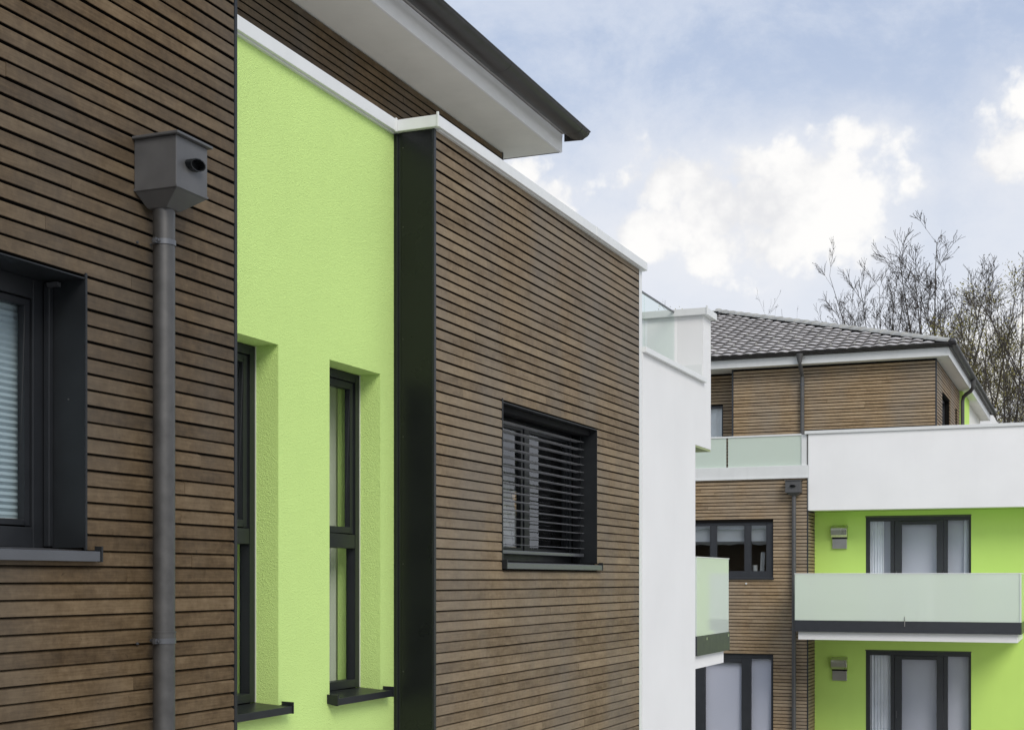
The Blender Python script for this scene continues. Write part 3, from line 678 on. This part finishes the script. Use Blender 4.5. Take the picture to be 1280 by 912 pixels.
# doors on the green wall
def far_door(D, lab, full):
    a0, a1, z0, z1 = D
    f = MB('Y', YG); d1, d0 = -.03, -.10
    xs = [a0, pxY(1087, YG), pxY(1112.7, YG), pxY(1126.4, YG), pxY(1170.6, YG), pxY(1184.5, YG), pxY(1210.5, YG), a1]
    f.box(xs[0], xs[1], d0, d1, z0, z1).box(xs[6], xs[7], d0, d1, z0, z1)
    f.box(xs[1], xs[6], d0, d1, z1 - .085, z1).box(xs[1], xs[6], d0, d1, z0, z0 + .06)
    m1, m2 = xs[2] + .08, xs[5] - .08
    f.box(xs[2], m1, d0, d1 - .004, z0 + .06, z1 - .085).box(m2, xs[5], d0, d1 - .004, z0 + .06, z1 - .085)
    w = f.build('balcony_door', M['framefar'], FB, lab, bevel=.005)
    s = MB('Y', YG); e0, e1 = d1 - .06, d1 + .008; g = .006; zz0, zz1 = z0 + .066, z1 - .091
    s.box(m1 + g, xs[3], e0, e1, zz0, zz1).box(xs[4], m2 - g, e0, e1, zz0, zz1).box(xs[3], xs[4], e0, e1, zz1 - .07, zz1).box(xs[3], xs[4], e0, e1, zz0, zz0 + .09)
    s.build('door_leaf', M['framefar'], w, bevel=.005)
    MB('Y', YG).box(m1 + .03, m1 + .05, e1 + .001, e1 + .03, z0 + 1.0, z0 + 1.14).build('handle', M['alu'], w)
    for q0, q1, t in ((xs[1], xs[2], z1 - .085), (xs[3], xs[4], zz1 - .07), (xs[5], xs[6], z1 - .085)):
        MB('Y', YG).box(q0 - .003, q1 + .003, -.075, -.06, z0 + .05, t + .003).build('pane', M['doorglass'], w)
    MB('Y', YG).box(xs[1] + (0 if full else .0), xs[6], -.20, -.19, z0 + .06, z1 - .05).build('roller_screen', M['screen'], w)
    MB('Y', YG).box(a0 - .006, a1 + .006, .001, .006, z1 + .001, z1 + .022).build('head_trim', M['framefar'], w)
    return xs
def curtain(plane, p, a0, a1, d, z0, z1, lab, seed, n=26):
    cu = MB(plane, p); vs = []; fs = []; rr = random.Random(seed); ph = rr.random() * 6
    for i in range(n + 1):
        x = a0 + (a1 - a0) * i / n; dd = d + .016 * math.sin(i * 1.25 + ph) + .006 * rr.random()
        vs += [(x, dd, z0), (x + .006 * math.sin(i), dd, z1)]
    for i in range(n): fs.append((2 * i, 2 * i + 1, 2 * i + 3, 2 * i + 2))
    cu.add(vs, fs); c = cu.build('curtain', M['curtain'], smooth=True); c['label'] = lab; c['category'] = 'curtain'; c['group'] = 'white curtains in the balcony doors'
xs = far_door(DU, 'dark framed balcony door above the glass balcony', False)
curtain('Y', YG, xs[1] - .01, xs[1] + .26, -.13, DU[2] + .08, DU[3] - .06, 'white curtain at the left edge of the upper balcony door', 3)
curtain('Y', YG, xs[6] - .09, xs[6] + .01, -.13, DU[2] + .08, DU[3] - .06, 'narrow white curtain at the right edge of the upper balcony door', 4, 10)
xs = far_door(DL, 'dark framed terrace door below the balcony', True)
curtain('Y', YG, xs[1] - .01, xs[2] + .01, -.13, DL[2] + .08, DL[3] - .06, 'white curtain filling the left pane of the lower terrace door', 5, 34)
# door and wide window in the wood wall
w = MB('Y', YF); a0, a1, z0, z1 = HD; X = [pxY(880.4, YF), pxY(926, YF), pxY(938, YF), pxY(963.5, YF)]
w.box(a0, X[0], -.12, -.05, z0, z1).box(X[3], a1, -.12, -.05, z0, z1).box(X[1], X[2], -.12, -.054, z0, z1 - .10).box(X[0], X[3], -.12, -.05, z1 - .10, z1)
w.box(X[0], X[1], -.12, -.05, z0, z0 + .08).box(X[2], X[3], -.12, -.05, z0, z0 + .08)
WD = w.build('terrace_door', M['framefar'], FB, 'dark framed glass door at the foot of the tan wood wall', bevel=.005)
s = MB('Y', YF); s.box(X[0] + .0, X[1], -.10, -.044, z1 - .19, z1 - .102); s.build('door_leaf', M['framefar'], WD, bevel=.005)
MB('Y', YF).box(X[0] - .003, X[1] + .003, -.10, -.086, z0 + .05, z1 - .15).build('pane', M['doorglass'], WD)
MB('Y', YF).box(X[2] - .003, X[3] + .003, -.10, -.086, z0 + .05, z1 - .09).build('pane', M['doorglass'], WD)
MB('Y', YF).box(X[0], X[3], -.15, -.14, z0 + .02, z1 - .02).build('roller_screen', M['screen'], WD)
XS = [pxY(u, YF) for u in (887, 894.5, 930, 937.5, 957.5)]
w = MB('Y', YF); a0, a1, z0, z1 = HW
zz0, zz1 = z0 + .13, z1 - .06
w.box(a0, a0 + .07, -.13, -.06, z0, z1).box(XS[4], a1, -.13, -.06, z0, z1).box(a0 + .07, XS[4], -.13, -.06, z0, zz0).box(a0 + .07, XS[4], -.13, -.06, zz1, z1)
w.box(XS[0], XS[1], -.13, -.064, zz0, zz1).box(XS[2], XS[3], -.13, -.064, zz0, zz1).box(-8.2, -8.1, -.13, -.064, zz0, zz1)
WF = w.build('window', M['framefar'], FB, 'wide dark framed window with a mug and papers on its sill', bevel=.005)
for q in ((a0 + .07, -8.2), (-8.1, XS[0]), (XS[1], XS[2]), (XS[3], XS[4])):
    MB('Y', YF).box(q[0] - .003, q[1] + .003, -.11, -.096, zz0 - .003, zz1 + .003).build('pane', M['mirror'], WF)
    s = MB('Y', YF); t = .009
    s.box(q[0] + .001, q[0] + t, -.094, -.058, zz0 + .001, zz1 - .001).box(q[1] - t, q[1] - .001, -.094, -.058, zz0 + .001, zz1 - .001).box(q[0] + t, q[1] - t, -.094, -.058, zz0 + .001, zz0 + t).box(q[0] + t, q[1] - t, -.094, -.058, zz1 - t, zz1 - .001)
    s.build('sash', M['framefar'], WF, bevel=.004)
MB('Y', YF).box(a0 - .02, a1 + .02, -.05, .03, z0 - .035, z0 + .01).build('sill', M['framefar'], WF, bevel=.004)
MB('Y', YF).box(a0 + .1, XS[4] - .02, -.17, -.16, .765, z1 - .03).build('reflection_panel', M['greyrefl'], WF, 'grey panel standing in for the reflection in the far window')  # pale panel put in to imitate the reflection across the upper panes
MB('Y', YF).box(a0, a1, -.6, -.14, z0 + .06, z0 + .10).build('inner_sill', M['whitemetal'], WF)
zi = z0 + .101
mg = MB('Y', YF); xg = pxY(943.5, YF + .2); mg.tube([(xg, -.22, zi), (xg, -.22, zi + .16)], .05, 14)
o = mg.build('mug', M['mug'], smooth=True); o['label'] = 'small white mug on the inner sill of the far window'; o['category'] = 'mug'
pp = MB('Y', YF); xp = pxY(953, YF + .2)
for k in range(4): pp.prism_d([(xp - .05 + k * .022, zi), (xp - .032 + k * .022, zi), (xp - .012 + k * .022, zi + .42), (xp - .030 + k * .022, zi + .42)], -.26, -.20)
o = pp.build('papers', M['paper']); o['label'] = 'upright white papers leaning in the far window next to the mug'; o['category'] = 'papers'
MB('Y', YF).tube([(pxY(933, YF), 0, -.095), (pxY(933, YF), .03, -.095)], .018, 10).build('wall_plug', M['whitemetal'], FW)

# attic storey of the far building
XAc, XAl = -2.91, -7.15
a = MB('Y', YA); a.box(XAl, XAc - .0225, -.30, -BK, 1.95, 4.49); FA1 = a.build('attic_wall', M['membrane'], FB, 'tan slatted wall of the set back top floor')
boards(FA1, 'Y', YA, XAl + .035, XAc - .03, 2.0, 4.5, [], M['woodfar'], phase=.050, jl=(2, 4.2), umin=868)
MB('Y', YA).box(XAl, XAl + .033, -.3, .002, 1.95, 4.488).build('corner_strip', M['framefar'], FA1)
MB('Y', YA).box(XAc - .028, XAc + .002, -.02, .002, 1.95, 4.488).build('corner_strip', M['framefar'], FA1)
HR = (-8.6, pxY(903.5, 30.27), 1.96, 3.80)
a = MB('Y', 30.27); a.wall(-15, XAl - .001, 1.95, 4.49, -.2, -BK, [HR]); FA2 = a.build('recessed_wall', M['membrane'], FB)
boards(FA2, 'Y', 30.27, -15, XAl - .002, 2.0, 4.5, [hole_grow(HR, .005)], M['woodfar'], phase=.050, jl=(2.5, 4.5), umin=886)
wr = window(FA2.parent, 'Y', 30.27, HR[0], HR[1], HR[2], HR[3], .05, [], M['framefar'], M['glass'], fw=.035)
curtain('Y', 30.27, HR[0] + .05, HR[1] - .05, -.2, 1.98, 3.75, 'pale curtain behind the glass door in the top floor recess', 8, 30)
HS1, HS2 = (30.9, 32.7, 2.2, 3.94), (34.0, 34.55, 2.2, 3.93)
a = MB('X', XAc); a.wall(YA + .021, 35.2, 1.95, 4.49, -.3, -BK, [HS1, HS2]); FA3 = a.build('attic_side_wall', M['membrane'], FB)
boards(FA3, 'X', XAc, YA + .03, 35.19, 2.0, 4.5, [hole_grow(HS1), hole_grow(HS2)], M['woodfar'], phase=.050, jl=(2, 4), single=False)
for h in (HS1, HS2): window(FB, 'X', XAc, h[0], h[1], h[2], h[3], .12, [], M['framefar'], M['glass'], fw=.06)
MB().box(XAc - .3, XAc + .06, 35.201, 37.2, 1.95, 4.489).build('attic_green_wall', M['greenfar'], FB)
MB().box(XAc - .3, XAc, 37.2, 41.8, 1.95, 4.489).build('attic_side_wall', M['soffit'], FB)
b = MB(); b.box(-15, XAc - .301, 41.5, 41.8, 1.95, 4.489).box(-15.3, -15.001, 30.0, 41.8, 1.95, 4.489); b.build('attic_rear_wall', M['white'], FB)
MB().box(-14.9, -3.3, 33, 33.1, 1.96, 4.48).build('inner_wall', M['inner'], FB)
# eaves
MB().box(-15.55, -2.685, 29.505, 42.15, 4.491, 4.515).build('soffit', M['soffit'], FB)
MB().box(-15.56, -2.661, 29.475, 29.504, 4.487, 4.66).build('fascia', M['whitemetal'], FB, bevel=.003)
MB().box(-2.684, -2.655, 29.505, 42.15, 4.487, 4.66).build('fascia', M['whitemetal'], FB, bevel=.003)
EY, EX, EZ = 29.395, -2.575, 4.745
gz = EZ - .005
a = MB('Y', EY + .0); a.prism_a([(x, z + gz) for x, z in halfround(.075)], -15.6, EX + .075); FGU = a.build('gutter', M['gutter'], FB, smooth=True)
a = MB('X', EX); a.prism_a([(x, z + gz) for x, z in halfround(.0752)], EY - .075, 42.3); a.build('gutter', M['gutter'], FB, smooth=True)
MB().box(EX - .07, EX + .07, EY - .07, EY + .07, gz - .071, gz - .069).build('corner_plate', M['gutter'], FGU)
AP = Vector((EX - 6.37, EY + 6.37, EZ + 2.16)); sl = 2.16 / 6.37; ang = math.atan(sl)
WB = (EX - 12.74, EY + 12.74)
r = MB(); tz = -.045
r.add([(EX, EY, EZ + tz), (EX, WB[1], EZ + tz), (WB[0], WB[1], EZ + tz), (WB[0], EY, EZ + tz), (AP.x, AP.y, AP.z + tz)], [(0, 1, 4), (1, 2, 4), (2, 3, 4), (3, 0, 4), (3, 2, 1, 0)])
RF = r.build('roof', M['tile'], FB, 'grey tiled hip roof')
# tiles on the face towards the camera
TW, TE, TL = .245, .345, .385
def tile_geo(n=7, shift=0):
    vs = []; fs = []
    for row, (y, lift) in enumerate(((0, .046), (TL, .004))):
        for th in (0, -.013):
            for k in range(n):
                t = k / (n - 1); w = -.004 + t * (TW + .004)
                h = .026 * (math.sin(math.pi * min(1, t * 1.1)) ** .8 if t < .909 else 0) + (.004 if k == n - 1 else 0)
                vs.append((w, y, lift + h + th))
    def id(row, lay, k): return (row * 2 + lay) * n + k
    for k in range(n - 1):
        fs.append((id(0, 0, k), id(0, 0, k + 1), id(1, 0, k + 1), id(1, 0, k)))
        fs.append((id(0, 1, k), id(1, 1, k), id(1, 1, k + 1), id(0, 1, k + 1)))
        fs.append((id(0, 0, k), id(0, 1, k), id(0, 1, k + 1), id(0, 0, k + 1)))
    fs.append((id(0, 0, 0), id(1, 0, 0), id(1, 1, 0), id(0, 1, 0))); fs.append((id(0, 0, n - 1), id(0, 1, n - 1), id(1, 1, n - 1), id(1, 0, n - 1)))
    return vs, fs
tv, tf = tile_geo(); me = bpy.data.meshes.new('roof_tile'); me.from_pydata(tv, [], tf); me.materials.append(M['tile'])
for p in me.polygons: p.use_smooth = True
me.set_sharp_from_angle(angle=R(35))
Rx = Matrix.Rotation(ang, 4, 'X'); rest = MB(); slen = 6.37 / math.cos(ang); nt = 0; rnd = random.Random(5)
for j in range(int(slen / TE) + 1):
    s = j * TE - .03; inset = max(0, (s + TE * .5)) * math.cos(ang)
    off = 0
    x = WB[0] + inset
    k0 = math.ceil((WB[0] + inset) / TW); k1 = math.floor((EX - inset) / TW)
    for k in range(k0, k1):
        X0 = k * TW + off
        P = Matrix.Translation((X0, EY - .03 + s * math.cos(ang), EZ - .045 + s * math.sin(ang))) @ Rx
        if X0 > -8.1 and nt < 300:
            o = bpy.data.objects.new('roof_tile', me); C.collection.objects.link(o); o.parent = RF; nt += 1
            o.matrix_basis = P @ Matrix.Rotation(rnd.uniform(-.012, .012), 4, 'Z') @ Matrix.Translation((0, rnd.uniform(-.004, .004), rnd.uniform(-.002, .003)))
        else: rest.add([tuple(P @ Vector(q)) for q in tv], tf)
rest.build('roof_tiles', M['tile'], RF, kind='stuff', merge=False)
# snow stops
for j, ks in ((3, range(-34, -12, 2)), (5, range(-35, -14, 2)), (7, range(-34, -16, 2)), (1, range(-35, -12, 2))):
    for k in ks:
        X0 = k * TW + .12; s = j * TE - .03
        if X0 > EX - s - .5: continue
        P = Matrix.Translation((X0, EY - .03 + s * math.cos(ang), EZ - .045 + s * math.sin(ang))) @ Rx
        b = MB(); b.add([tuple(P @ Vector(q)) for q in ((-.022, 0, .055), (.022, 0, .055), (.022, .05, .053), (-.022, .05, .053), (-.018, .0, .105), (.018, .0, .105))], [(0, 1, 5, 4), (0, 1, 2, 3), (1, 2, 5), (0, 4, 3), (4, 5, 2, 3)])
        b.build('snow_stop', M['ridge'], RF)
# ridge tiles on the hips
def ridge(p0, p1, single):
    p0, p1 = Vector(p0), Vector(p1); mb = MB(); mb.tube([p0 + Vector((0, 0, -.03)), p1 + Vector((0, 0, -.03))], .085, 6); mb.build('ridge_mortar', M['gutter'], RF)
    d = (p1 - p0); Ln = d.length; d.normalize(); side = d.cross(Vector((0, 0, 1))).normalized(); up = side.cross(d)
    n = int(Ln / .36)
    for i in range(n):
        b = MB(); a0 = p0 + d * (i * Ln / n - .02); a1 = p0 + d * ((i + 1) * Ln / n); vs = []
        for q, rr, l in ((a0, .135, .012), (a1, .120, .0)):
            for k in range(7):
                t = math.pi * k / 6; vs.append(tuple(q + side * rr * math.cos(t) + up * (rr * .62 * math.sin(t) + l - .005)))
        fs = [(k, k + 1, k + 8, k + 7) for k in range(6)] + [tuple(range(7))]
        b.add(vs, fs); b.build('ridge_tile', M['ridge'], RF)
ridge((EX - .02, EY + .02, EZ - .005), AP, True)
ridge((WB[0], EY, EZ), AP, True)
ridge((EX, WB[1], EZ), AP, True)
ridge((WB[0], WB[1], EZ), AP, True)
b = MB(); b.tube([AP + Vector((0, 0, -.05)), AP + Vector((0, 0, .09))], [.16, .07], 10); b.build('apex_cap', M['ridge'], RF)
b = MB(); b.tube([(EX - .02, EY - .0, EZ + .0), (EX - .02, EY, EZ + .075)], [.10, .05], 8); b.build('hip_end', M['gutter'], RF)
MB().tube([AP + Vector((.12, -.75, -.30)), AP + Vector((.12, -.75, -.12))], .07, 10).build('vent_pipe', M['column'], RF)
MB().box(-3.42, -2.66, 43, 46, GZ, 4.78).build('rear_wing', M['whitelit'], FB)
adopt(FB)

# far downpipes
D2 = thing('downpipe', 'slim dark grey downpipe with small rainwater head on the far tan wood wall', 'downpipe', (-5.62, YF - .08, GZ), 'grey rainwater downpipes')
xd = pxY(992.4, YF - .08)
zb = rainhead(D2, 'Y', YF, xd, 1.955, .30, .20, M['zincbox'])
pipe_run(D2, 'Y', YF, xd, (zb + .01, GZ + .06), .043, M['zincbox'], clips=(-1.0, -2.6)); adopt(D2)
D3 = thing('downpipe', 'dark grey downpipe with funnel top on the far top floor wall under the eaves', 'downpipe', (-5.5, YA, 2.0), 'grey rainwater downpipes')
xd = pxY(1003, YA - .06)
b = MB('Y', YA); b.tube([(xd, .355, 4.69), (xd, .355, 4.60), (xd, .35, 4.52), (xd, .30, 4.44), (xd, .15, 4.33), (xd, .075, 4.25), (xd, .065, 4.15), (xd, .065, 1.97)], [.085, .062, .045, .043, .043, .043, .043, .043], 14)
b.build('pipe', M['zincbox'], D3, smooth=True)
for zc in (4.1, 2.6): MB('Y', YA).tube([(xd, .065, zc), (xd, .065, zc - .03)], .05, 14).build('pipe_clip', M['alu'], D3)
adopt(D3)
D4 = thing('downpipe', 'curved dark downpipe swinging from the side gutter back to the far side wall', 'downpipe', (-2.7, 35, 2.0), 'grey rainwater downpipes')
b = MB('X', XAc); b.tube([(34.7, .335, 4.70), (34.7, .335, 4.60), (34.75, .33, 4.50), (34.8, .27, 4.42), (34.9, .18, 4.38), (34.98, .10, 4.32), (35.0, .075, 4.22), (35.0, .075, 1.97)], [.06, .05, .045, .045, .045, .045, .045, .045], 14)
b.build('pipe', M['zincbox'], D4, smooth=True); adopt(D4)

# wall lamps on the green bay
def wall_lamp(z, lab):
    t = thing('wall_lamp', lab, 'wall lamp', (-4.72, YG, z), 'steel wall lamps on the green bay')
    b = MB('Y', YG); b.prism_a([(.001, z), (.05, z), (.155, z - .055), (.17, z - .10), (.15, z - .20), (.10, z - .245), (.001, z - .245)], -4.88, -4.56)
    b.build('hood', M['steel'], t, bevel=.006)
    MB('Y', YG).box(-4.87, -4.57, .001, .07, z - .275, z - .246).build('light_gap', M['column'], t)
    MB('Y', YG).box(-4.865, -4.575, .001, .055, z - .475, z - .276).build('back_plate', M['steel'], t, bevel=.004)
    adopt(t)
wall_lamp(1.085, 'brushed steel wall lamp beside the upper balcony door')
wall_lamp(-1.585, 'brushed steel wall lamp under the balcony beside the lower door')

# ================================================================== TREES
def tree(u, depth, vtop, wid, lab, seed, stems=5, spread=.35, leafy=0, m=None, frac=.45, dens=1.0, group='bare trees behind the far building'):
    """u, depth: bearing and distance; vtop gives the height; wid: crown half width in metres"""
    r0 = (u - 640) / F_PX; bx, by = depth * (r0 * CY - SY), depth * (r0 * SY + CY)
    H = (HORIZ - vtop) / F_PX * depth - GZ
    rnd = random.Random(seed); m = m or M['bark']
    t = thing('tree', lab, 'tree', (bx, by, GZ), group)
    tr = MB(); br = MB(); tips = []
    def limb(mb, p, d, L, r, lvl):
        n = max(3, int(L / (.6 if lvl < 2 else .35))); pts = [p]; rs = [r]; q = p.copy(); dd = d.copy(); side = []
        for i in range(n):
            k = (i + 1) / n
            dd = (dd + Vector((rnd.gauss(0, 1), rnd.gauss(0, 1), rnd.gauss(0, .5))) * (.020 + .006 * lvl) + Vector((0, 0, .008 if lvl < 2 else .018))).normalized()
            q = q + dd * (L / n); pts.append(q.copy()); rs.append(max(.0072, r * (1 - .85 * k) if lvl else r * (1 - .5 * k)))
            side.append((q.copy(), dd.copy(), rs[-1], k))
        mb.tube([tuple(x) for x in pts], rs, 6 if lvl == 0 else (5 if lvl == 1 else 3), caps=False)
        return side, q, dd
    def grow(mb, p, d, L, r, lvl):
        side, q, dd = limb(mb, p, d, L, r, lvl)
        tips.append(q)
        if lvl >= 4: return
        cnt = {1: 13, 2: 6, 3: 3}[lvl] * dens
        for i in range(int(cnt + rnd.random())):
            s = rnd.choice([x for x in side if x[3] > .12])
            pr = s[1].cross(Vector((rnd.gauss(0, 1), rnd.gauss(0, 1), rnd.gauss(0, 1)))).normalized()
            a = R(rnd.uniform(24, 42) if lvl == 1 else rnd.uniform(18, 34)); nd = (s[1] * math.cos(a) + pr * math.sin(a)).normalized()
            nl = L * (1.05 - s[3] * .65) * (rnd.uniform(.24, .46) if lvl == 1 else rnd.uniform(.35, .62))
            grow(br, s[0], nd, max(.3, nl), max(.0095, min(s[2] * .62, .045)), lvl + 1)
    th = H * frac
    side, q, dd = limb(tr, Vector((0, 0, 0)), Vector((rnd.gauss(0, .03), rnd.gauss(0, .03), 1)), th, H * .009, 0)
    for i in range(stems):
        az = 2 * math.pi * (i + rnd.random() * .6) / stems; tilt = spread * rnd.uniform(.45, 1)
        if i == 0: tilt *= .2
        d = Vector((math.cos(az) * tilt, math.sin(az) * tilt, 1)).normalized()
        p = side[-1 - rnd.randrange(0, max(1, len(side) // 4))][0]
        grow(br, p, d, (H - th) * (1.0 if i == 0 else rnd.uniform(.85, 1.08)), H * .0034, 1)
    # bring the crown to its measured height and width
    zt = max(v[2] for v in br.v); k = H / zt; xs_ = sorted(v[0] * CY + v[1] * SY for v in br.v); n = len(xs_)
    c0 = (xs_[int(n * .02)] + xs_[int(n * .98)]) / 2; w0 = (xs_[int(n * .98)] - xs_[int(n * .02)]) / 2; kx = max(.72, min(1.2, wid / w0))
    def fit(v):
        f = min(1, max(0, v[2] / th)) ** 2
        return (bx + (v[0] - c0 * CY * f) * (kx if v[2] > th * .9 else 1 + (kx - 1) * f), by + (v[1] - c0 * SY * f) * (kx if v[2] > th * .9 else 1 + (kx - 1) * f), GZ + v[2] * k)
    tr.v = [fit(v) for v in tr.v]; br.v = [fit(v) for v in br.v]; tips = [Vector(fit(v)) for v in tips]
    tr.build('trunk', m, t, merge=False); br.build('branches', m, t, merge=False)
    lv = MB()
    for p in tips:
        for _ in range(leafy or 1):
            if not leafy and rnd.random() > .22: continue
            c = p + Vector((rnd.gauss(0, .2), rnd.gauss(0, .2), rnd.gauss(0, .2))) * (1 if leafy else .1)
            e = Vector((rnd.gauss(0, 1), rnd.gauss(0, 1), rnd.gauss(0, 1))).normalized() * (rnd.uniform(.025, .055) if leafy else rnd.uniform(.025, .05))
            f = e.cross(Vector((rnd.gauss(0, 1), rnd.gauss(0, 1), rnd.gauss(0, 1)))).normalized() * e.length * .6
            lv.add([tuple(c - e), tuple(c + f), tuple(c + e), tuple(c - f)], [(0, 1, 2, 3)])
    if lv.v: lv.build('leaves' if leafy else 'buds', M['leaf'] if leafy else M['bark'], t, kind='stuff', merge=False)
    adopt(t)
tree(1094, 62, 298, 2.1, 'bare many stemmed tree fanning out at the left end of the group above the roof', 12, stems=9, spread=.46, frac=.57)
tree(1146, 60, 284, 1.9, 'tallest slender bare tree beside the fan shaped one above the roof', 23, stems=5, spread=.30, frac=.58)
tree(1188, 64, 322, 2.2, 'lower bare tree just above the end of the ridge tiles', 37, stems=5, spread=.42, frac=.60)
tree(1218, 55, 330, 2.0, 'tree with a few olive young leaves rising right of the eaves corner', 41, stems=5, spread=.36, leafy=3, m=M['barkgreen'], frac=.5)
tree(1256, 52, 300, 2.2, 'dark twigged tree at the right edge above the parapet', 53, stems=6, spread=.42, m=M['bark'], frac=.48)
tree(1240, 70, 400, 4.0, 'low bushy tree with yellow green leaves behind the right parapet', 67, stems=9, spread=.6, leafy=9, m=M['barkgreen'], frac=.45)
tree(1312, 58, 285, 3.0, 'bare tree reaching in from the right edge of the view', 71, stems=6, spread=.5, frac=.5)
tree(946, 95, 366, .5, 'single distant twiggy treetop above the middle of the roof', 83, stems=2, spread=.10, dens=.5, group='distant treetops over the roof')
tree(966, 99, 382, .4, 'faint low treetop right of the distant twiggy one', 89, stems=2, spread=.12, dens=.5, group='distant treetops over the roof')
tree(852, 70, 374, .9, 'leafy twig tops peeping over the white terrace pillar', 97, stems=5, spread=.18, leafy=2, dens=.6, frac=.7, group='distant treetops over the roof')
